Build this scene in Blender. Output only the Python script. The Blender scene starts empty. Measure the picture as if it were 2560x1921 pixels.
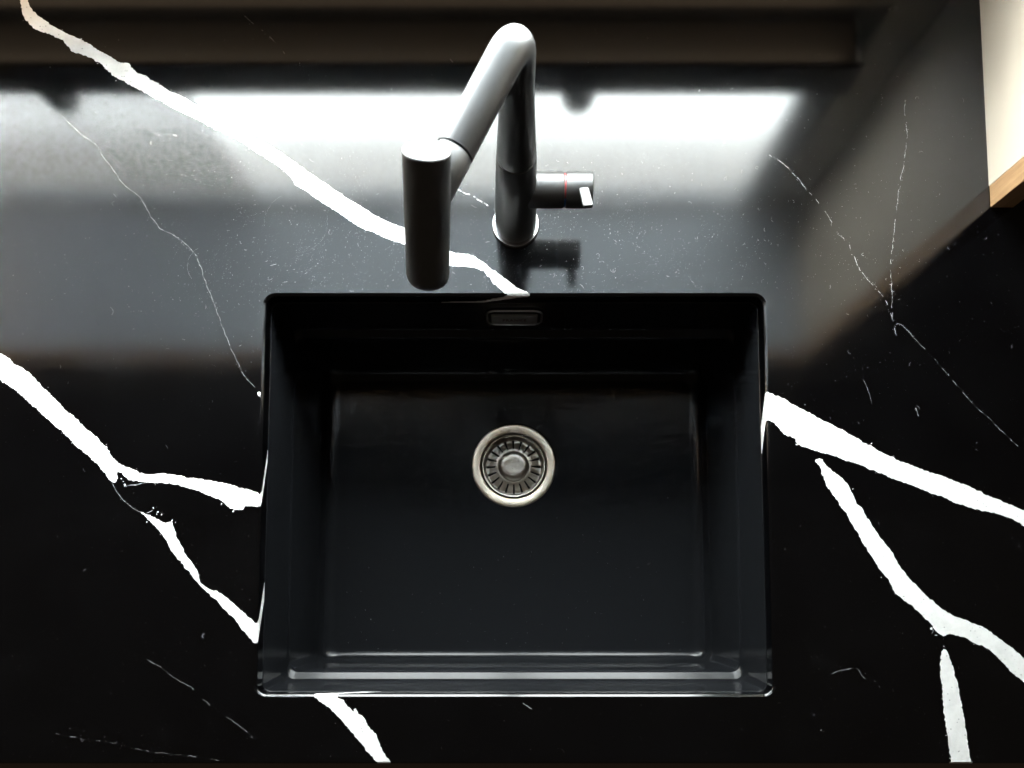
import bpy, bmesh, math, random
import numpy as np
from mathutils import Vector, Matrix, noise
from mathutils.geometry import delaunay_2d_cdt
random.seed(7)
R = math.radians
scn = bpy.context.scene
C = scn.collection

# ------------------------------------------------------------------ camera
CAM_H, TILT, FPX = 0.7318, R(4.29), 1870.0      # height above the worktop, tilt, focal length in photo pixels
PX, PY = 1280.0, 1350.0                          # optical axis in the 2560x1921 photo (perspective-corrected shot)
cam = bpy.data.cameras.new('camera'); cam_o = bpy.data.objects.new('camera', cam); C.objects.link(cam_o)
cam_o.location = (0, 0, CAM_H); cam_o.rotation_euler = (TILT, 0, 0)
cam.sensor_width = 36.0; cam.lens = FPX / 2560 * 36
cam.shift_y = (PY - 960.5) / 2560
cam.clip_start = 0.01; cam.clip_end = 100
cam.dof.use_dof = True; cam.dof.focus_distance = 0.78; cam.dof.aperture_fstop = 9.0
scn.camera = cam_o

# ------------------------------------------------------------------ world (dim warm room), window light, exposure
world = bpy.data.worlds.new('World'); scn.world = world; world.use_nodes = True
wb = world.node_tree.nodes['Background']
wb.inputs[0].default_value = (1.0, 0.82, 0.64, 1); wb.inputs[1].default_value = 0.055
led = bpy.data.lights.new('niche_lamp', 'POINT'); led_o = bpy.data.objects.new('niche_lamp', led); C.objects.link(led_o)
led_o.location = (-1.02, 0.53, 0.34); led.energy = 3.0; led.color = (1.0, 0.66, 0.38); led.shadow_soft_size = 0.06
strip = bpy.data.lights.new('warm_fill_strip', 'AREA'); strip_o = bpy.data.objects.new('warm_fill_strip', strip); C.objects.link(strip_o)
strip.shape = 'RECTANGLE'; strip.size = 1.60; strip.size_y = 0.006; strip.energy = 0.75; strip.color = (1.0, 0.83, 0.64)
strip_o.location = (-0.42, 0.6005, 0.0735)                       # warm fill added under the made-up ledge, behind its dark nosing
strip_o.rotation_euler = Vector((0, 0.85, -0.53)).to_track_quat('-Z', 'Y').to_euler()
SKY_STRENGTH = 51.0
scn.view_settings.view_transform = 'Standard'; scn.view_settings.look = 'None'
scn.view_settings.exposure = 0.0; scn.view_settings.gamma = 1.0
scn.cycles.max_bounces = 6; scn.cycles.diffuse_bounces = 4; scn.cycles.glossy_bounces = 4
scn.cycles.use_adaptive_sampling = True; scn.cycles.adaptive_threshold = 0.03; scn.cycles.adaptive_min_samples = 48
scn.cycles.use_denoising = True; scn.cycles.sample_clamp_indirect = 20

# ------------------------------------------------------------------ helpers
def P(px, py, z=0.0):
    """photo pixel -> point of the horizontal plane z"""
    th = math.atan((PY - py) / FPX) + TILT
    d = CAM_H - z
    y = math.tan(th) * d
    Z = d * math.cos(TILT) + y * math.sin(TILT)
    return Vector(((px - PX) * Z / FPX, y, z))

def tag(o, label=None, cat=None, group=None, kind=None):
    if label: o['label'] = label
    if cat: o['category'] = cat
    if group: o['group'] = group
    if kind: o['kind'] = kind
    return o

def empty(name, loc=(0, 0, 0)):
    o = bpy.data.objects.new(name, None); C.objects.link(o); o.location = loc
    return o

def obj(name, bm, mats, parent=None, smooth=True, angle=35):
    bmesh.ops.recalc_face_normals(bm, faces=bm.faces) if smooth is not None else None
    for f in bm.faces: f.smooth = bool(smooth)
    if smooth:
        a = R(angle)
        for e in bm.edges:
            if len(e.link_faces) == 2 and e.calc_face_angle(0) > a: e.smooth = False
    me = bpy.data.meshes.new(name); bm.to_mesh(me); bm.free()
    for m in (mats if isinstance(mats, (list, tuple)) else [mats]): me.materials.append(m)
    o = bpy.data.objects.new(name, me); C.objects.link(o)
    if parent:
        o.parent = parent
        o.matrix_parent_inverse = Matrix.Translation(-world_loc(parent))
    return o

def world_loc(o):
    v = Vector(o.location)
    return v if o.type == 'EMPTY' else Vector((0, 0, 0)) + v

def add_box(bm, x0, x1, y0, y1, z0, z1, bevel=0.0, seg=2):
    r = bmesh.ops.create_cube(bm, size=1.0)
    for v in r['verts']:
        v.co = Vector(((x0 + x1) / 2 + v.co.x * (x1 - x0), (y0 + y1) / 2 + v.co.y * (y1 - y0), (z0 + z1) / 2 + v.co.z * (z1 - z0)))
    if bevel:
        es = list({e for v in r['verts'] for e in v.link_edges})
        bmesh.ops.bevel(bm, geom=es, offset=bevel, segments=seg, affect='EDGES', profile=0.5)

def frame_of(axis):
    a = axis.normalized()
    u = a.cross(Vector((0, 0, 1)))
    if u.length < 1e-4: u = Vector((1, 0, 0))
    u.normalize()
    return a, u, a.cross(u)

def lathe(bm, origin, axis, prof, n=64, a0=0.0, a1=2 * math.pi):
    """prof: (distance along the axis, radius) pairs"""
    a, u, w = frame_of(Vector(axis)); origin = Vector(origin)
    full = abs(a1 - a0 - 2 * math.pi) < 1e-6
    rings = []
    for t, r in prof:
        if r < 1e-7:
            rings.append([bm.verts.new(origin + a * t)]); continue
        cnt = n if full else n + 1
        rings.append([bm.verts.new(origin + a * t + (u * math.cos(a0 + (a1 - a0) * k / n) + w * math.sin(a0 + (a1 - a0) * k / n)) * r) for k in range(cnt)])
    for A, B in zip(rings, rings[1:]):
        for k in range(n):
            k2 = (k + 1) % len(A) if len(A) > 1 else 0; m2 = (k + 1) % len(B) if len(B) > 1 else 0
            if len(A) == 1 and len(B) == 1: continue
            if len(A) == 1: bm.faces.new((A[0], B[k], B[m2]))
            elif len(B) == 1: bm.faces.new((A[k], A[k2], B[0]))
            else: bm.faces.new((A[k], A[k2], B[m2], B[k]))
    return rings

def sweep(bm, pts, radii, n=48, cap=True):
    rings = []; prev_u = None
    for i, p in enumerate(pts):
        t = (pts[min(i + 1, len(pts) - 1)] - pts[max(i - 1, 0)]).normalized()
        if prev_u is None:
            _, u, w = frame_of(t)
        else:
            u = (prev_u - t * prev_u.dot(t)).normalized(); w = t.cross(u)
        prev_u = u
        rings.append([bm.verts.new(p + (u * math.cos(2 * math.pi * k / n) + w * math.sin(2 * math.pi * k / n)) * radii[i]) for k in range(n)])
    for A, B in zip(rings, rings[1:]):
        for k in range(n): bm.faces.new((A[k], A[(k + 1) % n], B[(k + 1) % n], B[k]))
    if cap:
        bm.faces.new(rings[0]); bm.faces.new(rings[-1])

def rrect(x0, x1, y0, y1, rad, step=0.0015, nc=14, cnt=None):
    """rounded rectangle loop, anticlockwise"""
    out = []
    nx = max(1, round((x1 - x0 - 2 * rad) / step)); ny = max(1, round((y1 - y0 - 2 * rad) / step))
    if cnt: nx, ny = cnt
    def seg(a, b, n):
        for k in range(n): out.append(Vector((a[0] + (b[0] - a[0]) * k / n, a[1] + (b[1] - a[1]) * k / n)))
    def arc(cx, cy, s):
        for k in range(nc): an = s + math.pi / 2 * k / nc; out.append(Vector((cx + rad * math.cos(an), cy + rad * math.sin(an))))
    seg((x0 + rad, y0), (x1 - rad, y0), nx); arc(x1 - rad, y0 + rad, -math.pi / 2)
    seg((x1, y0 + rad), (x1, y1 - rad), ny); arc(x1 - rad, y1 - rad, 0)
    seg((x1 - rad, y1), (x0 + rad, y1), nx); arc(x0 + rad, y1 - rad, math.pi / 2)
    seg((x0, y1 - rad), (x0, y0 + rad), ny); arc(x0 + rad, y0 + rad, math.pi)
    return out

def inside(poly, x, y):
    c = False; j = len(poly) - 1
    for i in range(len(poly)):
        xi, yi = poly[i]; xj, yj = poly[j]
        if (yi > y) != (yj > y) and x < (xj - xi) * (y - yi) / (yj - yi) + xi: c = not c
        j = i
    return c

# ------------------------------------------------------------------ materials
def mat(name, base, rough=0.5, metal=0.0, ior=1.5, coat=0.0):
    m = bpy.data.materials.new(name); m.use_nodes = True
    b = m.node_tree.nodes['Principled BSDF']
    b.inputs['Base Color'].default_value = (*base, 1); b.inputs['Roughness'].default_value = rough
    b.inputs['Metallic'].default_value = metal; b.inputs['IOR'].default_value = ior
    b.inputs['Coat Weight'].default_value = coat
    return m, m.node_tree, b

def nd(nt, kind, **kw):
    n = nt.nodes.new(kind)
    for k, v in kw.items():
        if k in n.inputs: n.inputs[k].default_value = v
        else: setattr(n, k, v)
    return n

def coords(nt, scale=(1, 1, 1), rot=(0, 0, 0)):
    t = nt.nodes.new('ShaderNodeTexCoord'); mp = nt.nodes.new('ShaderNodeMapping')
    mp.inputs['Scale'].default_value = scale; mp.inputs['Rotation'].default_value = rot
    nt.links.new(t.outputs['Object'], mp.inputs['Vector'])
    return mp.outputs['Vector']

def ramp(nt, fac, stops):
    r = nt.nodes.new('ShaderNodeValToRGB'); nt.links.new(fac, r.inputs['Fac'])
    el = r.color_ramp.elements
    while len(el) < len(stops): el.new(0.5)
    for e, (p, c) in zip(el, stops):
        e.position = p; e.color = c if len(c) == 4 else (*c, 1)
    return r.outputs['Color']

def noise_tex(nt, vec, scale, detail=4, rough=0.6):
    n = nd(nt, 'ShaderNodeTexNoise'); n.inputs['Scale'].default_value = scale
    n.inputs['Detail'].default_value = detail; n.inputs['Roughness'].default_value = rough
    nt.links.new(vec, n.inputs['Vector'])
    return n.outputs['Fac']

def bump(nt, b, fac, strength, dist):
    bp = nt.nodes.new('ShaderNodeBump'); bp.inputs['Strength'].default_value = strength; bp.inputs['Distance'].default_value = dist
    nt.links.new(fac, bp.inputs['Height']); nt.links.new(bp.outputs['Normal'], b.inputs['Normal'])

STONE_ROUGH = 0.135
def stone_black():
    m, nt, b = mat('black_quartz', (0.006, 0.006, 0.007), STONE_ROUGH, ior=1.5)
    v = coords(nt)
    big = noise_tex(nt, v, 9, 6, 0.65)
    col = ramp(nt, big, [(0.35, (0.0006, 0.0006, 0.0008)), (0.62, (0.0012, 0.0012, 0.0014)), (0.8, (0.0025, 0.0025, 0.0028))])
    # pale mineral grains
    vo = nd(nt, 'ShaderNodeTexVoronoi'); vo.inputs['Scale'].default_value = 420; nt.links.new(v, vo.inputs['Vector'])
    grain = ramp(nt, vo.outputs['Distance'], [(0.06, (1, 1, 1)), (0.14, (0, 0, 0))])
    rnd = nt.nodes.new('ShaderNodeSeparateColor'); nt.links.new(vo.outputs['Color'], rnd.inputs['Color'])
    pick = ramp(nt, rnd.outputs['Red'], [(0.93, (0, 0, 0)), (0.97, (1, 1, 1))])
    mu = nd(nt, 'ShaderNodeMath', operation='MULTIPLY'); nt.links.new(grain, mu.inputs[0]); nt.links.new(pick, mu.inputs[1])
    mx = nd(nt, 'ShaderNodeMix', data_type='RGBA'); nt.links.new(mu.outputs[0], mx.inputs['Factor'])
    nt.links.new(col, mx.inputs['A']); mx.inputs['B'].default_value = (0.10, 0.10, 0.105, 1)
    nt.links.new(mx.outputs['Result'], b.inputs['Base Color'])
    # wiped film: the polish varies in smears
    sm = noise_tex(nt, coords(nt, (3, 1.3, 1), (0, 0, 0.5)), 4, 5, 0.7)
    fine = noise_tex(nt, v, 75, 6, 0.8)
    both = nd(nt, 'ShaderNodeMix', data_type='FLOAT'); both.inputs['Factor'].default_value = 0.4
    nt.links.new(sm, both.inputs['A']); nt.links.new(fine, both.inputs['B'])
    rr = ramp(nt, both.outputs['Result'], [(0.36, (STONE_ROUGH - 0.02,) * 3), (0.64, (STONE_ROUGH + 0.02,) * 3)])
    nt.links.new(rr, b.inputs['Roughness'])
    return m
def stone_white():
    m, nt, b = mat('white_quartz_vein', (0.78, 0.77, 0.75), 0.14)
    v = coords(nt)
    n1 = noise_tex(nt, v, 60, 6, 0.7)
    col = ramp(nt, n1, [(0.3, (0.66, 0.65, 0.63)), (0.6, (0.80, 0.79, 0.77))])
    vo = nd(nt, 'ShaderNodeTexVoronoi'); vo.inputs['Scale'].default_value = 330; nt.links.new(v, vo.inputs['Vector'])
    sp = nt.nodes.new('ShaderNodeSeparateColor'); nt.links.new(vo.outputs['Color'], sp.inputs['Color'])
    dot = ramp(nt, vo.outputs['Distance'], [(0.12, (1, 1, 1)), (0.25, (0, 0, 0))]); pick = ramp(nt, sp.outputs['Green'], [(0.72, (0, 0, 0)), (0.80, (1, 1, 1))])
    mu = nd(nt, 'ShaderNodeMath', operation='MULTIPLY'); nt.links.new(dot, mu.inputs[0]); nt.links.new(pick, mu.inputs[1])
    mx = nd(nt, 'ShaderNodeMix', data_type='RGBA'); nt.links.new(mu.outputs[0], mx.inputs['Factor'])
    nt.links.new(col, mx.inputs['A']); mx.inputs['B'].default_value = (0.28, 0.27, 0.26, 1)
    nt.links.new(mx.outputs['Result'], b.inputs['Base Color'])
    return m
def crack_mat():
    m, nt, b = mat('pale_hairline', (0.3, 0.3, 0.3), 0.2)
    n1 = noise_tex(nt, coords(nt), 260, 3, 0.6)
    nt.links.new(ramp(nt, n1, [(0.36, (0.02, 0.02, 0.02)), (0.6, (0.42, 0.42, 0.42))]), b.inputs['Base Color'])
    return m
M_BLACK, M_WHITE, M_CRACK = stone_black(), stone_white(), crack_mat()

def speckled(name, base, rough, amp=0.05, scale=500, bstr=0.08, metal=0.0, ior=1.5, coat=0.0):
    m, nt, b = mat(name, base, rough, metal, ior, coat)
    v = coords(nt); f = noise_tex(nt, v, scale, 3, 0.6)
    g = noise_tex(nt, v, 14, 5, 0.65)
    nt.links.new(ramp(nt, g, [(0.3, (max(0.02, rough - amp),) * 3), (0.75, (rough + amp,) * 3)]), b.inputs['Roughness'])
    if bstr: bump(nt, b, f, bstr, 0.0004)
    return m
M_SINK = speckled('black_granite_composite', (0.0068, 0.0073, 0.0084), 0.20, 0.02, 900, 0.08, ior=1.28)
M_TAP = speckled('matt_black_metal', (0.012, 0.0112, 0.0102), 0.42, 0.03, 1500, 0.03, ior=1.75)
M_CHROME, _, _ = mat('polished_steel', (0.75, 0.74, 0.72), 0.14, 1.0)
def brushed(name, base, rough):
    m, nt, b = mat(name, base, rough, 1.0)
    v = coords(nt)
    f = noise_tex(nt, v, 120, 6, 0.75)
    g = noise_tex(nt, v, 30, 5, 0.7)
    nt.links.new(ramp(nt, g, [(0.3, tuple(c * 0.78 for c in base)), (0.7, base)]), b.inputs['Base Color'])
    nt.links.new(ramp(nt, f, [(0.3, (rough - 0.1,) * 3), (0.7, (rough + 0.1,) * 3)]), b.inputs['Roughness'])
    return m
M_STEEL = brushed('brushed_steel', (0.88, 0.78, 0.64), 0.42)
M_STEEL2 = brushed('worn_steel', (0.46, 0.42, 0.37), 0.36)
M_DARK, _, _ = mat('dark_void', (0.004, 0.004, 0.004), 0.6)
M_BADGE, _, _ = mat('charcoal_plastic', (0.17, 0.17, 0.175), 0.4)
M_RIM, _, _ = mat('grey_metal_rim', (0.62, 0.62, 0.63), 0.4, 1.0)
M_REDTXT, _, _ = mat('dull_red_print', (0.05, 0.012, 0.014), 0.45)
M_RED, _, _ = mat('red_enamel', (0.25, 0.03, 0.03), 0.4)
M_BLUE, _, _ = mat('blue_enamel', (0.02, 0.12, 0.35), 0.35)
def paint(name, base, rough=0.55):
    m, nt, b = mat(name, base, rough)
    v = coords(nt)
    g = noise_tex(nt, v, 3, 4, 0.6)
    nt.links.new(ramp(nt, g, [(0.3, tuple(c * 0.95 for c in base)), (0.7, base)]), b.inputs['Base Color'])
    bump(nt, b, noise_tex(nt, v, 350, 4, 0.6), 0.12, 0.0006)
    return m
M_WALL = paint('cream_wall_paint', (0.50, 0.435, 0.35))
M_BACK = paint('tan_wall_paint', (0.58, 0.51, 0.43))
M_CEIL = paint('white_panel_paint', (0.66, 0.73, 0.80))
M_SHADE_LEDGE = paint('taupe_shade_ledge_paint', (0.58, 0.53, 0.47))
M_SKY_BLOCKER = paint('white_blocker_paint', (0.86, 0.86, 0.85))
M_FLOOR = paint('brown_floor', (0.22, 0.17, 0.13))
M_FRAME = paint('anthracite_frame', (0.03, 0.032, 0.035), 0.4)
M_SASH = paint('grey_sash', (0.24, 0.26, 0.27), 0.4)
def oak():
    m, nt, b = mat('oak', (0.5, 0.33, 0.18), 0.5)
    v = coords(nt, (90, 90, 7))
    f = noise_tex(nt, v, 1.6, 8, 0.7)
    nt.links.new(ramp(nt, f, [(0.3, (0.20, 0.105, 0.045)), (0.5, (0.31, 0.18, 0.085)), (0.72, (0.40, 0.25, 0.125))]), b.inputs['Base Color'])
    bump(nt, b, f, 0.15, 0.0008)
    return m
M_OAK = oak()
def sky_mat():
    m = bpy.data.materials.new('bright_overcast_sky'); m.use_nodes = True; nt = m.node_tree; nt.nodes.clear()
    e = nt.nodes.new('ShaderNodeEmission'); o = nt.nodes.new('ShaderNodeOutputMaterial')
    e.inputs[0].default_value = (0.95, 0.98, 1.0, 1); e.inputs[1].default_value = SKY_STRENGTH
    nt.links.new(e.outputs[0], o.inputs[0]); return m
M_SKY = sky_mat()
def pane_mat():
    m = bpy.data.materials.new('window_glass'); m.use_nodes = True; nt = m.node_tree; nt.nodes.clear()
    t = nt.nodes.new('ShaderNodeBsdfTransparent'); g = nt.nodes.new('ShaderNodeBsdfGlossy'); mx = nt.nodes.new('ShaderNodeMixShader')
    t.inputs[0].default_value = (0.93, 0.95, 0.94, 1); g.inputs['Roughness'].default_value = 0.02
    mx.inputs[0].default_value = 0.08; o = nt.nodes.new('ShaderNodeOutputMaterial')
    nt.links.new(t.outputs[0], mx.inputs[1]); nt.links.new(g.outputs[0], mx.inputs[2]); nt.links.new(mx.outputs[0], o.inputs[0]); return m
M_PANE = pane_mat()
def dimmer_mat():
    m = bpy.data.materials.new('grey_dimmer_sheet'); m.use_nodes = True; nt = m.node_tree; nt.nodes.clear()
    t = nt.nodes.new('ShaderNodeBsdfTransparent'); g = nt.nodes.new('ShaderNodeBsdfDiffuse'); mx = nt.nodes.new('ShaderNodeMixShader')
    g.inputs[0].default_value = (0.2, 0.2, 0.19, 1); mx.inputs[0].default_value = 0.3; o = nt.nodes.new('ShaderNodeOutputMaterial')
    nt.links.new(t.outputs[0], mx.inputs[1]); nt.links.new(g.outputs[0], mx.inputs[2]); nt.links.new(mx.outputs[0], o.inputs[0]); return m
M_DIMMER = dimmer_mat()

# ------------------------------------------------------------------ the setting: window niche, walls, floor
WX, NY0, NY1, NYW = 0.485, 0.3925, 0.4157, 0.660     # reveal plane, oak trim front/back, window wall
NTOP = 0.50                                          # underside of the niche top above the worktop
FRONT = -0.1607                                      # front edge of the worktop
W0, W1, LEFT = 0.111, 0.493, -1.25                   # window opening: sill and head height, left end
REC = 0.004                                          # depth of the window recess behind the niche wall
WR = 0.428                                           # right cheek of the recess
TOPZ = 2.6
bm = bmesh.new(); add_box(bm, WX, WX + 0.02, NY1, NYW, 0.0, NTOP)
tag(obj('wall_right', bm, M_WALL, smooth=False), kind='structure')
bm = bmesh.new(); add_box(bm, LEFT, WX + 0.02, NY1, NYW, NTOP, NTOP + 0.02)
tag(obj('niche_ceiling', bm, M_CEIL, smooth=False), kind='structure')
bm = bmesh.new()
add_box(bm, WX + 0.0235, 3.0, NY0 + 0.010, NYW + 0.032, -0.93, TOPZ)
add_box(bm, LEFT, WX + 0.0235, NY0 + 0.010, NYW, NTOP + 0.0235, TOPZ)
tag(obj('wall_front', bm, M_WALL, smooth=False), kind='structure')
bm = bmesh.new()
add_box(bm, LEFT, WX + 0.0235, NYW, NYW + 0.032, -0.93, W0 - 0.05)         # parapet under the window
add_box(bm, WR + 0.004, WX + 0.0235, NYW, NYW + 0.032, W0 - 0.05, TOPZ)    # right of the window
add_box(bm, LEFT, WR + 0.004, NYW + 0.0002, NYW + 0.032, W1 + 0.004, TOPZ)          # above the window
tag(obj('wall_back', bm, M_BACK, smooth=False), kind='structure')
bm = bmesh.new(); add_box(bm, -3.5, LEFT, NY0 + 0.01, NYW + 0.032, -0.93, TOPZ)
tag(obj('wall_left', bm, M_WALL, smooth=False), kind='structure')
bm = bmesh.new(); add_box(bm, -3.5, 3.0, -2.2, 0.66, -0.95, -0.93)
tag(obj('floor', bm, M_FLOOR, smooth=False), kind='structure')

trim = empty('oak_trim', (WX, NY0, 0))
tag(trim, 'pale oak trim post on the front end of the white wall, top right', 'trim')
bm = bmesh.new(); add_box(bm, WX, WX + 0.0232, NY0, NY1 - 0.0002, 0.0004, NTOP + 0.0232, 0.0008)
obj('post', bm, M_OAK, trim, smooth=False)
bm = bmesh.new(); add_box(bm, LEFT, WX - 0.0003, NY0 + 0.0005, NY1 - 0.0005, NTOP, NTOP + 0.0228, 0.0008)
obj('rail', bm, M_OAK, trim, smooth=False)

win = empty('window', (0, NYW, W0)); tag(win, kind='structure')
fy0, fy1 = NYW + REC, NYW + REC + 0.026
def wbox(name, m, *a, parent=win, bevel=0.002):
    b_ = bmesh.new(); add_box(b_, *a, bevel); return obj(name, b_, m, parent, smooth=False)
wbox('shade_ledge', M_SHADE_LEDGE, LEFT, 0.395, NYW - 0.064, NYW - 0.0004, W0 - 0.030, W0)  # made-up ledge, added with its nosing to shade the back of the worktop
wbox('shade_ledge_nosing', M_FRAME, LEFT, 0.395, NYW - 0.070, NYW - 0.0642, W0 - 0.050, W0)
wbox('inner_sill', M_FRAME, LEFT, WR, NYW, fy1, W0 - 0.050, W0 - 0.0005)
wbox('soffit', M_WALL, LEFT, WR + 0.0035, NYW - 0.001, fy1, W1, W1 + 0.0035, bevel=0)
wbox('cheek', M_WALL, WR, WR + 0.0035, NYW - 0.001, fy1, W0 - 0.045, W1 - 0.0003, bevel=0)
wbox('bottom_rail', M_SASH, LEFT, WR - 0.0005, fy0, fy1, W0 + 0.0003, W0 + 0.012)
wbox('top_rail', M_CEIL, LEFT, WR - 0.0005, fy0, fy1, W1 - 0.005, W1 - 0.0003)
wbox('jamb', M_SASH, WR - 0.04, WR - 0.0005, fy0, fy1, W0 + 0.0125, W1 - 0.0055)
wbox('pane', M_PANE, LEFT, WR - 0.04, fy0 + 0.012, fy0 + 0.016, W0 + 0.0125, W1 - 0.0055, bevel=0)
wbox('window_dimmer', M_DIMMER, LEFT, -0.43, fy0 + 0.006, fy0 + 0.0066, W0 + 0.0125, W1 - 0.0055, bevel=0)  # made-up sheet added to dim the left part of the window
for hx in (P(1430, 240).x * 1.31, P(255, 240).x * 1.31):
    b_ = bmesh.new(); lathe(b_, (hx, NYW - 0.048, W0 + 0.0002), (0, 0, 1), [(0, 0), (0, 0.021), (0.036, 0.020), (0.041, 0.016), (0.043, 0)], 32)
    obj('knob', b_, M_FRAME, win)
bm = bmesh.new(); add_box(bm, -4, 3.5, 2.2, 2.22, -1.5, 5.0)
tag(obj('sky', bm, M_SKY, smooth=False), kind='structure')

bm = bmesh.new(); add_box(bm, -1.24, 1.6, FRONT + 0.02, FRONT + 0.04, -0.93, -0.021)
tag(obj('base_cabinet_front', bm, M_FRAME, smooth=False), kind='structure')

bm = bmesh.new(); add_box(bm, -3.5, 3.0, NYW + 0.0325, 1.5, 1.60, 1.68)  # unseen slab added to grade the sky brightness seen through the window
tag(obj('added_sky_blocker', bm, M_SKY_BLOCKER, smooth=False), kind='structure')

# ------------------------------------------------------------------ worktop: black quartz with white veins
HX0, HX1, HY0, HY1 = -0.2473, 0.2527, -0.0944, 0.3009   # sink cut-out
HR, CH, THICK = 0.0095, 0.0030, 0.017
VEINS = [
 # (upper edge, lower edge, dip: sideways run of the vein sheet per metre of depth)
 ([(66,-40),(70,0),(80,23),(103,45),(136,68),(167,84),(202,99),(241,122),(272,140),(303,157),(323,159),(334,175),(373,196),(432,231),(486,259),(544,290),(607,327),(661,356),(719,393),(778,435),(860,490),(900,515),(946,543),(1012,572),(1070,602),(1120,627),(1170,637),(1202,652),(1243,682),(1289,717),(1321,735),(1337,744),(1400,785)],
  [(40,-40),(52,0),(56,35),(68,54),(89,74),(132,89),(167,111),(190,134),(218,140),(253,161),(280,187),(323,212),(350,224),(369,237),(428,268),(486,297),(544,325),(603,356),(641,381),(684,408),(719,435),(739,463),(762,476),(816,513),(860,542),(900,568),(941,584),(973,600),(1014,613),(1070,648),(1120,664),(1161,665),(1198,673),(1225,696),(1234,710),(1266,735),(1273,739),(1330,790)], (0.0, 2.2)),
 ([(-60,845),(0,883),(21,895),(31,908),(70,930),(113,974),(163,1023),(218,1075),(268,1120),(280,1142),(303,1163),(338,1175),(358,1184),(424,1186),(467,1194),(537,1204),(583,1215),(622,1225),(661,1239),(760,1275)],
  [(-60,905),(0,949),(51,986),(97,1029),(156,1079),(194,1118),(241,1157),(259,1180),(278,1204),(292,1202),(292,1184),(300,1180),(318,1197),(350,1204),(416,1208),(467,1219),(525,1239),(560,1258),(583,1274),(607,1274),(614,1266),(649,1266),(670,1272),(760,1310)], (0.0, -3.0)),
 ([(349,1279),(369,1287),(394,1297),(410,1308),(427,1308),(437,1326),(441,1343),(459,1367),(463,1388),(492,1425),(502,1457),(509,1464),(546,1482),(574,1500),(607,1531),(640,1558),(740,1640),(845,1742),(857,1749),(866,1762),(884,1780),(888,1773),(896,1786),(913,1797),(920,1815),(937,1834),(948,1857),(957,1876),(963,1888),(987,1914),(1010,1940)],
  [(356,1284),(365,1293),(394,1324),(418,1355),(431,1379),(472,1429),(500,1464),(546,1507),(595,1556),(599,1568),(619,1589),(644,1613),(700,1662),(786,1741),(800,1752),(835,1781),(866,1815),(887,1840),(905,1860),(915,1877),(930,1893),(948,1914),(965,1940)], (0.0, -2.6)),
 ([(1770,900),(1850,945),(1913,980),(1959,996),(1983,1012),(2011,1026),(2046,1045),(2078,1061),(2118,1083),(2166,1109),(2229,1143),(2309,1175),(2372,1198),(2420,1216),(2476,1242),(2560,1278),(2700,1335)],
  [(1770,960),(1850,1005),(1919,1049),(1943,1065),(1963,1085),(1987,1097),(1999,1113),(2038,1127),(2094,1143),(2158,1165),(2229,1196),(2289,1218),(2356,1244),(2420,1268),(2476,1282),(2535,1300),(2560,1313),(2700,1372)], (0.0, 2.0)),
 ([(2038,1151),(2048,1147),(2056,1150),(2062,1157),(2078,1177),(2106,1196),(2122,1216),(2142,1260),(2157,1277),(2194,1334),(2231,1384),(2259,1429),(2309,1482),(2366,1531),(2415,1550),(2456,1568),(2505,1601),(2560,1646),(2680,1750)],
  [(2042,1157),(2054,1175),(2062,1204),(2087,1244),(2116,1285),(2140,1326),(2165,1371),(2194,1416),(2222,1453),(2243,1486),(2280,1515),(2309,1544),(2329,1564),(2341,1580),(2358,1589),(2374,1585),(2407,1593),(2432,1605),(2469,1621),(2497,1646),(2522,1675),(2560,1708),(2680,1810)], (0, 0)),
 ([(2360,1621),(2368,1630),(2382,1667),(2395,1716),(2405,1773),(2419,1847),(2430,1913),(2436,1950)],
  [(2355,1626),(2350,1642),(2352,1683),(2356,1732),(2360,1785),(2370,1847),(2378,1913),(2382,1950)], (0, 0)),
]
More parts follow.
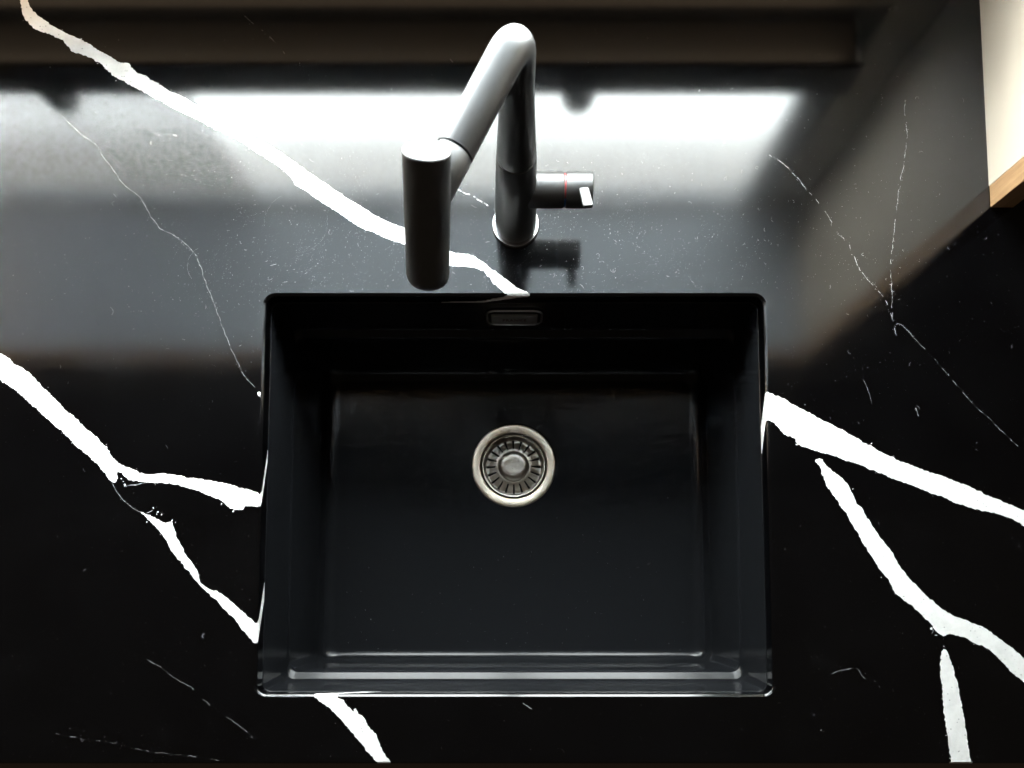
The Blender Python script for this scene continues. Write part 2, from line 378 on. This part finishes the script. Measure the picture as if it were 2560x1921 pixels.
# hairlines: (points, width in mm, dash: share of the line that shows)
HAIR = [
 ([(167,303),(210,342),(237,358),(257,393),(280,420),(303,455),(327,476),(350,494),(377,540),(400,572),(420,581),(447,597),(490,638),(517,714),(537,764),(556,819),(575,865),(595,908),(610,939),(638,970)], 0.34, 0.9),
 ([(645,980),(650,990),(657,1009),(664,1024)], 1.5, 1.0),
 ([(1922,387),(1970,419),(2011,467),(2020,478),(2039,499),(2075,545),(2094,584),(2121,609),(2149,673),(2181,710),(2213,751),(2231,795),(2241,811)], 0.55, 0.62),
 ([(2241,811),(2253,811),(2277,835),(2313,874),(2340,902),(2376,946),(2404,978),(2436,1014),(2468,1041),(2503,1077),(2555,1125),(2600,1160)], 0.36, 0.58),
 ([(2263,250),(2262,298),(2268,330),(2260,412),(2247,476),(2240,540),(2233,600),(2227,664),(2231,755),(2231,795),(2241,839)], 0.48, 0.72),
 ([(361,1644),(386,1660),(414,1677),(435,1695),(478,1718),(482,1726)], 0.5, 0.6),
 ([(509,1749),(546,1783),(582,1804),(607,1822),(632,1845)], 0.36, 0.55),
 ([(139,1835),(197,1845),(226,1855),(250,1851),(320,1870),(410,1884),(492,1892),(566,1904)], 0.3, 0.45),
 ([(1143,472),(1166,485),(1180,490),(1193,499),(1205,505),(1220,515)], 1.6, 0.62),
 ([(278,1204),(288,1223),(307,1250),(338,1274),(350,1281)], 0.5, 0.9),
 ([(311,1216),(330,1213),(355,1208),(385,1205)], 0.8, 1.0),
 ([(599,27),(622,50),(660,80),(700,120),(739,171),(770,190)], 0.3, 0.4),
 ([(2079,1685),(2108,1675),(2140,1669),(2153,1687),(2165,1697),(2190,1703)], 0.35, 0.6),
 ([(2289,1020),(2296,1040),(2301,1057)], 0.6, 0.7),
 ([(368,1284),(380,1276),(392,1272),(402,1282),(412,1296)], 0.8, 0.5),
 ([(2326,1568),(2333,1577),(2330,1584),(2341,1588)], 0.9, 0.7),
 ([(1307,1760),(1325,1770),(1330,1772)], 0.6, 0.8),
 ([(2160,950),(2175,990),(2180,1010)], 0.3, 0.5),
]
def roughen(pts, step=0.0008, amp=0.00115, seed=0.0, skip_long=True):
    out = []
    n = len(pts)
    for i in range(n):
        a, b = pts[i], pts[(i + 1) % n]
        L = (b - a).length; k = max(1, int(L / step)); nrm = Vector((-(b - a).y, (b - a).x)).normalized() if L else Vector((0, 0))
        for j in range(k):
            p = a + (b - a) * (j / k)
            d = noise.noise(Vector((p.x * 95 + seed, p.y * 95, 3.1))) * 0.9 + noise.noise(Vector((p.x * 330, p.y * 330 + seed, 7.7))) * 0.85 + noise.noise(Vector((p.x * 900, p.y * 900 + seed, 1.7))) * 0.8
            out.append(p + nrm * d * amp)
    return out
def px2(p): v = P(*p); return Vector((v.x, v.y))
def smooth_line(pts, sub=4):
    """Catmull-Rom through the traced points"""
    o = []
    for i in range(len(pts) - 1):
        p0 = pts[max(i - 1, 0)]; p1 = pts[i]; p2 = pts[i + 1]; p3 = pts[min(i + 2, len(pts) - 1)]
        for k in range(sub):
            t = k / sub
            o.append(0.5 * ((2 * p1) + (p2 - p0) * t + (2 * p0 - 5 * p1 + 4 * p2 - p3) * t * t + (3 * p1 - p0 - 3 * p2 + p3) * t ** 3))
    o.append(pts[-1]); return o
vein_polys = []
for i, (up, lo, dip) in enumerate(VEINS):
    a = smooth_line([px2(p) for p in up], 3); b = smooth_line([px2(p) for p in lo], 3)
    vein_polys.append((roughen(a + b[::-1], seed=i * 13.7), dip))
hair_quads = []
for i, (line, wmm, dash) in enumerate(HAIR):
    pts = smooth_line([px2(p) for p in line], 2)
    walk = []
    for a, b in zip(pts, pts[1:]):
        k = max(1, int((b - a).length / 0.0016))
        for j in range(k): walk.append(a + (b - a) * j / k)
    walk.append(pts[-1])
    jit = []
    for q in walk:
        j1 = noise.noise(Vector((q.x * 160, q.y * 160, i * 3.3))) * 0.0011 + noise.noise(Vector((q.x * 600, q.y * 600, i * 5.1))) * 0.0006
        j2 = noise.noise(Vector((q.x * 160, q.y * 160, i * 3.3 + 50))) * 0.0011 + noise.noise(Vector((q.x * 600, q.y * 600, i * 5.1 + 50))) * 0.0006
        jit.append(q + Vector((j1, j2)))
    for k in range(len(jit) - 1):
        a, b = jit[k], jit[k + 1]; d = b - a
        if d.length < 1e-5: continue
        show = 0.5 + 0.9 * noise.noise(Vector((a.x * 140, a.y * 140, i * 9.1)))
        if show > dash: continue
        w = wmm * 0.001 * (0.55 + 0.9 * abs(noise.noise(Vector((a.x * 420, a.y * 420, i * 2.2)))))
        n_ = Vector((-d.y, d.x)).normalized() * w * 0.5
        hair_quads.append([a + n_, a - n_, b - n_ + d * 0.02, b + n_ + d * 0.02])

X0, X1, BACK = -1.24, 1.6, NYW
top_loop = rrect(HX0 - CH, HX1 + CH, HY0 - CH, HY1 + CH, HR + CH, cnt=(320, 250))
edge_r = 0.002
outer = [Vector((X0, FRONT + edge_r)), Vector((X1, FRONT + edge_r)), Vector((X1, BACK)), Vector((X0, BACK))]
verts, faces = [], []
def add_face(poly):
    area = sum(a.x * b.y - b.x * a.y for a, b in zip(poly, poly[1:] + poly[:1]))
    if area < 0: poly = poly[::-1]
    n0 = len(verts); verts.extend(poly); faces.append(list(range(n0, n0 + len(poly))))
add_face(outer); add_face(top_loop)
for poly, _ in vein_polys:
    p2 = [Vector((p.x, max(p.y, FRONT + edge_r))) for p in poly]
    add_face(p2)
CHIPS = [(383,1270,1.8),(395,1280,2.4),(404,1287,2.0),(392,1286,1.5),(303,1197,1.8),(308,1204,1.5),(312,1212,2.5),(583,1279,2.5),(1992,1112,3),(2328,1572,2.5),(647,984,5),(466,1396,2.5),(430,1302,2.5)]
crnd = random.Random(5)
def add_chip(c, r):
    n = crnd.choice((6, 7, 9)); a0 = crnd.random() * 6; st = crnd.uniform(0.45, 1.0); ro = crnd.random() * 3
    out = []
    for k in range(n):
        x_, y_ = r * crnd.uniform(0.5, 1.3) * math.cos(a0 + 6.283 * k / n) * 1.3, r * crnd.uniform(0.5, 1.3) * math.sin(a0 + 6.283 * k / n) * st
        out.append(Vector((c.x + x_ * math.cos(ro) - y_ * math.sin(ro), c.y + x_ * math.sin(ro) + y_ * math.cos(ro))))
    add_face(out)
for cx_, cy_, r_ in CHIPS: add_chip(px2((cx_, cy_)), r_ * 0.00039)
for poly, _ in vein_polys:                      # crumbly flecks along the vein edges
    for p in poly[::9]:
        if crnd.random() < 0.45:
            q = p + Vector((crnd.gauss(0, 0.0016), crnd.gauss(0, 0.0016)))
            if q.y > FRONT + 0.005 and q.y < BACK - 0.01: add_chip(q, crnd.uniform(0.00015, 0.0006))
for li, (line, wmm, dash) in enumerate(HAIR):   # grains strung along the hairlines
    pts = [px2(p) for p in line]
    for a, b in zip(pts, pts[1:]):
        for _ in range(int((b - a).length / 0.0022)):
            t = crnd.random(); q = a + (b - a) * t + Vector((crnd.gauss(0, 0.0012), crnd.gauss(0, 0.0012)))
            if noise.noise(Vector((q.x * 60, q.y * 60, li))) > 0.05: hair_quads.append([q + Vector((math.cos(6.283 * k / 5), math.sin(6.283 * k / 5))) * crnd.uniform(0.0001, 0.00042) for k in range(5)])
NV = len(faces)
for q in hair_quads: add_face(q)
cv, ce, cf, _, _, of = delaunay_2d_cdt(verts, [], faces, 1, 1e-7)
bm = bmesh.new()
bv = [bm.verts.new((v.x, v.y, 0)) for v in cv]
cen = np.array([[sum(cv[k][0] for k in f) / len(f), sum(cv[k][1] for k in f) / len(f)] for f in cf])
in_v = np.zeros(len(cf), bool)
for poly, _ in vein_polys:
    pa = np.array([[p.x, max(p.y, FRONT + edge_r)] for p in poly]); pb = np.roll(pa, -1, 0)
    near = np.where((cen[:, 0] > pa[:, 0].min()) & (cen[:, 0] < pa[:, 0].max()) & (cen[:, 1] > pa[:, 1].min()) & (cen[:, 1] < pa[:, 1].max()))[0]
    x, y = cen[near, 0], cen[near, 1]; odd = np.zeros(len(near), bool)
    for (xa, ya), (xb, yb) in zip(pa, pb):
        if ya != yb: odd ^= ((ya > y) != (yb > y)) & (x < (xb - xa) * (y - ya) / (yb - ya) + xa)
    in_v[near] |= odd
VEIN_IDS = set(range(2, 2 + len(vein_polys)))
for fi, (f, ids) in enumerate(zip(cf, of)):
    if 0 not in ids or 1 in ids: continue
    try: nf = bm.faces.new([bv[k] for k in f])
    except ValueError: continue
    rest = [k for k in ids if k > 1 and k not in VEIN_IDS]
    nf.material_index = 1 if in_v[fi] or any(k < NV for k in rest) else (2 if rest else 0)
    nf.smooth = False
    nf.normal_update()
    if nf.normal.z < 0: nf.normal_flip()
# rounded arris and cut face of the opening, veins running on down through the slab
rows = [(CH, 0.0), (0.0027, -0.00012), (0.0024, -0.00032), (0.0011, -0.00117), (0.0008, -0.00142), (0.0004, -0.0019), (0.0001, -0.0025), (0.0, -CH)]
rows += [(0.0, -CH - (THICK - CH) * k / 12) for k in range(1, 13)]
loops = []
for off, z in rows:
    lp = rrect(HX0 - off, HX1 + off, HY0 - off, HY1 + off, HR + off, cnt=(320, 250))
    loops.append([bm.verts.new((p.x, p.y, z)) for p in lp])
nl = len(loops[0])
boxes = [(min(p.x for p in q), max(p.x for p in q), min(p.y for p in q), max(p.y for p in q)) for q, _ in vein_polys]
quick = [[(p.x, p.y) for p in q[::2]] for q, _ in vein_polys]
def in_vein(x, y, d):
    for (full, dip), b4, poly in zip(vein_polys, boxes, quick):
        if b4[0] < x + dip[0] * d < b4[1] and b4[2] < y + dip[1] * d < b4[3] and inside(poly, x + dip[0] * d, y + dip[1] * d): return True
    return False
for A, B in zip(loops, loops[1:]):
    for k in range(nl):
        k2 = (k + 1) % nl
        f = bm.faces.new((A[k], A[k2], B[k2], B[k])); f.smooth = True
        c = f.calc_center_median()
        f.material_index = 1 if in_vein(c.x, c.y, max(0, -c.z - 0.001)) else 0
# front edge of the slab
fe = [(0, 0)] + [(edge_r * math.sin(a), edge_r * (1 - math.cos(a))) for a in (R(30), R(60), R(90))] + [(edge_r, 0.02)]
NS = 900
cols = []
for dy, dz in fe:
    cols.append([bm.verts.new((X0 + (X1 - X0) * k / NS, FRONT + edge_r - dy, -dz)) for k in range(NS + 1)])
front_vein = [in_vein(X0 + (X1 - X0) * (k + 0.5) / NS, FRONT + edge_r, 0) for k in range(NS)]
for A, B in zip(cols, cols[1:]):
    for k in range(NS):
        f = bm.faces.new((A[k], B[k], B[k + 1], A[k + 1])); f.smooth = True
        f.material_index = int(front_vein[k])
# underside ring under the opening
me = bpy.data.meshes.new('countertop'); bm.to_mesh(me); bm.free()
for m in (M_BLACK, M_WHITE, M_CRACK): me.materials.append(m)
ct = bpy.data.objects.new('countertop', me); C.objects.link(ct)
tag(ct, 'polished black stone worktop with jagged white veins around the sink', 'worktop')

# ------------------------------------------------------------------ sink
FZ = -0.20
sink = empty('kitchen_sink', ((HX0 + HX1) / 2, (HY0 + HY1) / 2, FZ))
tag(sink, 'black rectangular undermount sink bowl set into the veined worktop', 'sink')
def sink_loop(ix, ib, iff, rad): return rrect(HX0 + ix, HX1 - ix, HY0 + iff, HY1 - ib, rad, nc=10, cnt=(24, 20))
prof = [(-0.0171, -0.012, -0.012, -0.012, 0.0095), (-0.0172, -0.0002, -0.0002, -0.0002, 0.0095), (-0.0178, 0.0004, 0.0004, 0.0004, 0.0095), (-0.030, 0.0012, 0.0012, 0.0012, 0.010), (-0.078, 0.0034, 0.0034, 0.0034, 0.010),
        (-0.0815, 0.0037, 0.0041, 0.0041, 0.010), (-0.0832, 0.0040, 0.0056, 0.0056, 0.010),
        (-0.08362, 0.0041, 0.0063, 0.0063, 0.010), (-0.0866, 0.0049, 0.0112, 0.0112, 0.010), (-0.0870, 0.0050, 0.0118, 0.0118, 0.010), (-0.0889, 0.0054, 0.0133, 0.0133, 0.010), (-0.0931, 0.0057, 0.0142, 0.0142, 0.010),
        (-0.130, 0.0092, 0.0145, 0.0145, 0.011), (-0.183, 0.0138, 0.0148, 0.0148, 0.012)]
fr = 0.0155
for a in (12, 24, 36, 48, 60, 72, 82, 90):
    prof.append((-0.1845 - fr * math.sin(R(a)), 0.0139 + fr * (1 - math.cos(R(a))), 0.0149 + fr * (1 - math.cos(R(a))), 0.0149 + fr * (1 - math.cos(R(a))), 0.012 + 0.002 * a / 90))
bm = bmesh.new(); rings = []
for z, ix, ib, iff, rad in prof:
    lp = sink_loop(ix, ib, iff, rad)
    # same count on every ring
    rings.append([bm.verts.new((p.x, p.y, z)) for p in lp])
DR = P(1284, 1164, FZ); 
nmin = min(len(r) for r in rings)
assert all(len(r) == nmin for r in rings), [len(r) for r in rings]
for A, B in zip(rings, rings[1:]):
    for k in range(nmin): bm.faces.new((A[k], A[(k + 1) % nmin], B[(k + 1) % nmin], B[k]))
fl = [Vector((v.co.x, v.co.y)) for v in rings[-1]]
hole = [Vector((DR.x + 0.0465 * math.cos(2 * math.pi * k / 64), DR.y + 0.0465 * math.sin(2 * math.pi * k / 64))) for k in range(64)]
vv = fl + hole
cv, ce, cf, _, _, of = delaunay_2d_cdt(vv, [], [list(range(len(fl))), list(range(len(fl), len(vv)))], 1, 1e-7)
DROP = 0.003                                     # the floor falls to the drain
bv = [bm.verts.new((v.x, v.y, prof[-1][0] - (DROP if (v - Vector((DR.x, DR.y))).length < 0.0475 else 0))) for v in cv]
for f, ids in zip(cf, of):
    if 1 in ids: continue
    bm.faces.new([bv[k] for k in f])
bmesh.ops.remove_doubles(bm, verts=bm.verts, dist=1e-5)
obj('bowl', bm, M_SINK, sink, angle=40)
FZ = prof[-1][0]; DR.z = FZ - DROP
bm = bmesh.new()
lathe(bm, DR, (0, 0, 1), [(0.0004, 0.0530), (0.0016, 0.0527), (0.0023, 0.0518), (0.0025, 0.0500), (0.0024, 0.0432), (0.0016, 0.0418), (-0.001, 0.0412), (-0.0125, 0.0407)], 96)
drain = obj('drain_flange', bm, M_STEEL, sink, angle=60)
bm = bmesh.new(); lathe(bm, DR, (0, 0, 1), [(-0.0124, 0.0409), (-0.034, 0.0400), (-0.036, 0.0)], 64)  # pipe coloured black as the shade behind the strainer slots
obj('drain_pipe', bm, M_DARK, drain)
# overflow in the back wall
oy = HY1 - 0.0023; oz0, oz1 = -0.0705, -0.0315; ow = 0.0292; ocx = P(1286, 790, -0.05).x
def slab_xz(bm, x0, x1, z0, z1, rad, y_front, y_back, hollow=None, bev=0.0006):
    lp = rrect(x0, x1, z0, z1, rad, step=0.01, nc=8)
    fr_ = [bm.verts.new((p.x, y_front, p.y)) for p in lp]
    bk = [bm.verts.new((p.x, y_back, p.y)) for p in lp]
    n = len(lp)
    for k in range(n): bm.faces.new((fr_[k], fr_[(k + 1) % n], bk[(k + 1) % n], bk[k]))
    if hollow is None:
        bm.faces.new(fr_)
    return fr_, bk
bm = bmesh.new(); slab_xz(bm, ocx - ow, ocx + ow, oz0, oz1, 0.010, oy - 0.0009, oy + 0.002)  # flat black plate painted as the shaded recess
of_ = obj('overflow', bm, M_DARK, sink)
bm = bmesh.new()
lp = rrect(ocx - ow, ocx + ow, oz0, oz1, 0.010, step=0.006, nc=8)
path = [Vector((p.x, oy - 0.0009, p.y)) for p in lp]; n = len(path); K = 10; rg = []
for i in range(n):
    t = (path[(i + 1) % n] - path[i - 1]).normalized(); s_ = t.cross(Vector((0, 1, 0)))
    rg.append([bm.verts.new(path[i] + s_ * 0.0011 * math.cos(2 * math.pi * k / K) + Vector((0, 1, 0)) * 0.0011 * math.sin(2 * math.pi * k / K)) for k in range(K)])
for i in range(n):
    for k in range(K): bm.faces.new((rg[i][k], rg[i][(k + 1) % K], rg[(i + 1) % n][(k + 1) % K], rg[(i + 1) % n][k]))
obj('rim', bm, M_RIM, of_)
bm = bmesh.new(); add_box(bm, ocx - 0.0246, ocx + 0.0246, oy - 0.0042, oy - 0.0012, -0.0620, -0.0385, 0.0008)
obj('cover_plate', bm, M_BADGE, of_, smooth=False)
tc = bpy.data.curves.new('lettering', 'FONT'); tc.body = 'FRANKE'; tc.size = 0.0068; tc.align_x = 'CENTER'; tc.align_y = 'CENTER'; tc.extrude = 0.00015; tc.space_character = 1.05
to = bpy.data.objects.new('lettering_source', tc); C.objects.link(to)
dg = bpy.context.evaluated_depsgraph_get(); tm = bpy.data.meshes.new_from_object(to.evaluated_get(dg))
bpy.data.objects.remove(to)
tm.transform(Matrix.Translation((ocx, oy - 0.0043, -0.0503)) @ Matrix.Rotation(R(90), 4, 'X') @ Matrix.Scale(1.3, 4, (0, 1, 0)))
tm.materials.clear(); tm.materials.append(M_REDTXT)
lo_ = bpy.data.objects.new('lettering', tm); C.objects.link(lo_); lo_.parent = of_

# strainer basket: lifts out of the drain
bk_o = empty('strainer_basket', (DR.x, DR.y, DR.z - 0.012))
tag(bk_o, 'round slotted metal strainer basket sitting in the sink drain', 'strainer')
prof_b = [(0.0010, 0.0398), (0.0018, 0.0392), (0.0016, 0.0384), (0.0002, 0.0378), (-0.0070, 0.0372), (-0.0105, 0.0358),
          (-0.0112, 0.0345), (-0.0098, 0.0300), (-0.0075, 0.0260), (-0.0062, 0.0228), (-0.0056, 0.0205), (-0.0058, 0.0192)]
bm = bmesh.new(); NSEG = 240
rings = lathe(bm, DR, (0, 0, 1), prof_b, NSEG)
bm.faces.ensure_lookup_table()
kill = []
for i, (A, B) in enumerate(zip(rings, rings[1:])):
    if 6 <= i <= 8:
        for k in range(NSEG):
            if (k + 1) % 12 < 3:
                f = bm.faces.get((A[k], A[(k + 1) % NSEG], B[(k + 1) % NSEG], B[k]))
                if f: kill.append(f)
bmesh.ops.delete(bm, geom=kill, context='FACES')
cup = obj('cup', bm, M_STEEL2, bk_o, angle=50)
sm = cup.modifiers.new('thickness', 'SOLIDIFY'); sm.thickness = 0.0009; sm.offset = 0
bm = bmesh.new()
lathe(bm, DR, (0, 0, 1), [(-0.0062, 0.0196), (-0.0040, 0.0190), (-0.0018, 0.0180), (0.0000, 0.0160), (0.0008, 0.0130), (0.0004, 0.0085), (0.0002, 0.004), (0.0002, 0.0)], 64)
obj('center_knob', bm, M_STEEL2, bk_o, angle=60)

# ------------------------------------------------------------------ faucet
BX, BY = 0.0037, 0.3745
tap = empty('kitchen_faucet', (BX, BY, 0))
tag(tap, 'matt black kitchen faucet with angled spray head beside the sink', 'faucet')
bm = bmesh.new(); lathe(bm, (BX, BY, 0), (0, 0, 1), [(0.0002, 0.0), (0.0002, 0.0240), (0.0022, 0.0240), (0.0034, 0.0232), (0.0036, 0.0200), (0.0036, 0.0)], 72)
obj('base_ring', bm, M_CHROME, tap, angle=50)
bm = bmesh.new(); lathe(bm, (BX, BY, 0), (0, 0, 1), [(0.0034, 0.0202), (0.005, 0.0205), (0.03, 0.0202), (0.08, 0.0188), (0.1195, 0.0175), (0.1205, 0.0170), (0.1208, 0.0)], 72)
body = obj('body', bm, M_TAP, tap, angle=50)
bm = bmesh.new(); lathe(bm, (BX, BY, 0), (0, 0, 1), [(0.1208, 0.0160), (0.1216, 0.0163), (0.1218, 0.0)], 72)
obj('seam_ring', bm, M_CHROME, tap)
ZA, RB = 0.2590, 0.019
ja = P(1067, 512, ZA)                       # where the arm meets the spray head
ad = Vector((ja.x - BX, ja.y - BY, 0)); AL = ad.length; ad.normalize()
pts = [Vector((BX, BY, z)) for z in (0.1218, 0.123, 0.135, 0.15, 0.165, 0.18, 0.195, 0.21, 0.225, 0.236)]
pts += [Vector((BX, BY, ZA - RB))]
for a in range(9, 91, 9):
    pts.append(Vector((BX, BY, ZA - RB)) + ad * RB * (1 - math.cos(R(a))) + Vector((0, 0, RB * math.sin(R(a)))))
JT = 0.70
pts += [Vector((BX, BY, ZA)) + ad * t for t in (0.03, 0.05, AL * JT - 0.0008)]
def rad_at(p, i): 
    z = p.z if i < 10 else 1
    return 0.0172 - (0.0172 - 0.0129) * min(1, max(0, (z - 0.1215) / 0.085)) if i < 11 else 0.0129
rr = [rad_at(p, i) for i, p in enumerate(pts)]
rr[0] -= 0.0006
bm = bmesh.new(); sweep(bm, pts, rr, 56)
arm = obj('spout_arm', bm, M_TAP, tap, angle=50)
bm = bmesh.new(); sweep(bm, [Vector((BX, BY, ZA)) + ad * (AL * JT - 0.0009), Vector((BX, BY, ZA)) + ad * (AL * JT + 0.0009)], [0.0122, 0.0122], 56)
obj('arm_seam', bm, M_DARK, tap)
bm = bmesh.new(); e1 = Vector((BX, BY, ZA)) + ad * (AL * JT + 0.0008); e2 = Vector((BX, BY, ZA)) + ad * (AL - 0.002)
sweep(bm, [e1, e1 + ad * 0.0006, e1.lerp(e2, 0.5), e2], [0.0124, 0.0129, 0.0129, 0.0129], 56)
obj('hose_sleeve', bm, M_TAP, tap, angle=50)
HT = P(1066, 375, 0.297); HB = P(1070, 706, 0.224); hax = (HB - HT); HL = hax.length; HRAD = 0.0150
bm = bmesh.new()
lathe(bm, HT, hax, [(0.0, 0.0), (0.0, 0.006), (0.0, HRAD - 0.0012), (0.0003, HRAD - 0.0005), (0.0009, HRAD - 0.0001), (0.002, HRAD), (HL - 0.010, HRAD),
                    (HL - 0.006, HRAD - 0.0002), (HL - 0.003, HRAD - 0.0010), (HL - 0.001, HRAD - 0.0024), (HL, HRAD - 0.0042), (HL, 0.0)], 72)
head = obj('spray_head', bm, M_TAP, tap, angle=50)
bm = bmesh.new(); lathe(bm, HT + hax.normalized() * (HL - 0.0005), hax, [(0, 0.0095), (0.0014, 0.009), (0.0016, 0.0)], 40)
obj('nozzle', bm, M_BADGE, head)
# side lever
HZ, HRd = 0.0655, 0.0156
bm = bmesh.new(); lathe(bm, (BX, BY, HZ), (1, 0, 0), [(0.008, HRd), (0.0434, HRd), (0.0442, HRd - 0.0008), (0.0442, 0)], 56)
hb = obj('handle_base', bm, M_TAP, tap, angle=50)
for nm, m_, a0, a1 in (('hot_mark', M_RED, R(205), R(328)), ('cold_mark', M_BLUE, R(328), R(450))):
    bm = bmesh.new(); lathe(bm, (BX, BY, HZ), (1, 0, 0), [(0.0443, 0.0), (0.0443, HRd - 0.0012), (0.0457, HRd - 0.0012), (0.0457, 0.0)], 40, a0 + R(0), a1)
    obj(nm, bm, m_, hb)
bm = bmesh.new(); lathe(bm, (BX, BY, HZ), (1, 0, 0), [(0.0458, 0), (0.0458, HRd - 0.0006), (0.0464, HRd), (0.0690, HRd), (0.0702, HRd - 0.0004), (0.0706, HRd - 0.0014), (0.0706, 0)], 56)
kn = obj('knob', bm, M_TAP, tap, angle=50)
l0 = P(1460, 474, 0.0785); l1 = P(1471, 517, 0.088)
d = (l1 - l0).normalized(); sx = Vector((1, 0, 0)); sx = (sx - d * sx.dot(d)).normalized(); up = d.cross(sx); up = up if up.z > 0 else -up
bm = bmesh.new(); secs = []
for t, w, h in ((-0.004, 0.0044, 0.0016), (0.0, 0.0044, 0.0020), (0.5, 0.0045, 0.0022), (0.93, 0.0046, 0.0022), (1.0, 0.0040, 0.0016)):
    c = l0 + (l1 - l0) * t
    secs.append([bm.verts.new(c + sx * w * a + up * h * b) for a, b in ((-1, -.7), (-.8, -1), (.8, -1), (1, -.7), (1, .7), (.8, 1), (-.8, 1), (-1, .7))])
for A, B in zip(secs, secs[1:]):
    for k in range(8): bm.faces.new((A[k], A[(k + 1) % 8], B[(k + 1) % 8], B[k]))
bm.faces.new(secs[0]); bm.faces.new(secs[-1])
obj('lever', bm, M_TAP, kn, angle=30)

# ------------------------------------------------------------------ dust, lint and crumbs
M_DUST, _, _ = mat('pale_lint', (0.40, 0.40, 0.41), 0.8)
M_CRUMB, _, _ = mat('black_crumb', (0.004, 0.004, 0.004), 0.7)
rnd = random.Random(11)
bm = bmesh.new()
def blocked(x, y):
    if HX0 - 0.003 < x < HX1 + 0.003 and HY0 - 0.003 < y < HY1 + 0.003: return True
    if y > NY0 - 0.002 and x > WX - 0.004: return True
    return (x - BX) ** 2 + (y - BY) ** 2 < 0.026 ** 2
def speck(x, y, s):
    n = rnd.choice((3, 4, 5)); a0 = rnd.random() * 6.3
    bm.faces.new([bm.verts.new((x + s * (0.5 + rnd.random() * 0.6) * math.cos(a0 + 6.283 * k / n), y + s * (0.5 + rnd.random() * 0.6) * math.sin(a0 + 6.283 * k / n), 0.00025)) for k in range(n)])
def fibre(x, y, L, w):
    a = rnd.random() * 6.28; curl = rnd.uniform(-1, 1) * 700; p = Vector((x, y)); prev = None
    for k in range(9):
        dd = Vector((math.cos(a), math.sin(a))); nn = Vector((-dd.y, dd.x)) * w * 0.5
        if blocked(p.x, p.y): break
        cur = (bm.verts.new((p.x + nn.x, p.y + nn.y, 0.0003)), bm.verts.new((p.x - nn.x, p.y - nn.y, 0.0003)))
        if prev: bm.faces.new((prev[0], prev[1], cur[1], cur[0]))
        prev = cur; p = p + dd * L / 8; a += curl * L / 8 + rnd.uniform(-0.35, 0.35)
for _ in range(24000):
    if rnd.random() < 0.6:
        q = P(rnd.gauss(*rnd.choice(((1560, 220), (800, 230), (1330, 620)))), rnd.gauss(650, 150))
    else:
        q = P(rnd.uniform(-20, 2580), rnd.uniform(60, 1905))
    if blocked(q.x, q.y) or q.y < FRONT + 0.004 or q.y > 0.6: continue
    cl = noise.noise(Vector((q.x * 28, q.y * 28, 4.0))) + 0.6 * noise.noise(Vector((q.x * 90, q.y * 90, 9.0)))
    if cl < rnd.uniform(-0.55, 0.75): continue
    speck(q.x, q.y, min(0.00060, 0.00006 + abs(rnd.gauss(0, 0.00011))))
for _ in range(420):
    q = P(rnd.gauss(1330, 560), rnd.gauss(680, 170)) if rnd.random() < 0.6 else P(rnd.uniform(0, 2560), rnd.uniform(150, 1900))
    if blocked(q.x, q.y) or q.y < FRONT + 0.006 or q.y > 0.58: continue
    fibre(q.x, q.y, min(0.011, 0.0009 + rnd.expovariate(1 / 0.0018)), rnd.uniform(0.00006, 0.00016))
def arc_mark(px, py, rpx, a0, a1, w):
    c = P(px, py); r = rpx * 0.0004; prev = None; n = 40
    for k in range(n + 1):
        a = R(a0 + (a1 - a0) * k / n); rr_ = r * (1 + 0.02 * noise.noise(Vector((a * 3, px, 0))))
        gap = noise.noise(Vector((a * 9, py, 2))) > 0.25
        cur = (bm.verts.new((c.x + rr_ * math.cos(a), c.y + rr_ * math.sin(a), 0.00022)), bm.verts.new((c.x + (rr_ + w) * math.cos(a), c.y + (rr_ + w) * math.sin(a), 0.00022)))
        if prev and not gap: bm.faces.new((prev[0], prev[1], cur[1], cur[0]))
        prev = cur
arc_mark(742, 558, 78, -90, 15, 0.00003); arc_mark(742, 558, 82, 120, 180, 0.00003); arc_mark(520, 665, 52, 120, 220, 0.00005)
for _ in range(150):                              # lime specks in the bowl
    q = P(rnd.uniform(840, 1740), 1640 - abs(rnd.gauss(0, 240)), FZ)
    if (q - DR).length < 0.056: continue
    n_, r_ = 5, 0.00008 + abs(rnd.gauss(0, 0.00016))
    bm.faces.new([bm.verts.new((q.x + r_ * math.cos(6.283 * k / n_), q.y + r_ * rnd.uniform(0.6, 1.2) * math.sin(6.283 * k / n_), FZ + 0.0003)) for k in range(n_)])
tag(obj('dust', bm, M_DUST, smooth=False), 'fine pale dust and lint scattered over the black worktop', 'dust', kind='stuff')
bm = bmesh.new()
def crumb(px, py, L, w, ang):
    c = P(px, py, FZ); c.z = FZ + w * 0.6
    r = bmesh.ops.create_icosphere(bm, subdivisions=1, radius=1.0)
    mt = Matrix.Translation(c) @ Matrix.Rotation(R(ang), 4, 'Z') @ Matrix.Diagonal((L, w, w * 0.6, 1))
    for v in r['verts']: v.co = mt @ (v.co * rnd.uniform(0.75, 1.2))
for a in ((952, 1634, 0.0035, 0.0009, -15), (985, 1627, 0.0050, 0.0011, 18), (946, 1630, 0.0012, 0.001, 0), (1594, 1419, 0.0022, 0.0010, 8), (1622, 1410, 0.0030, 0.0013, 30), (1747, 1520, 0.0013, 0.0022, 10), (1700, 1625, 0.0012, 0.0008, 50)): crumb(*a)
tag(obj('crumbs', bm, M_CRUMB), 'few black crumbs lying on the sink floor', 'crumbs', kind='stuff')
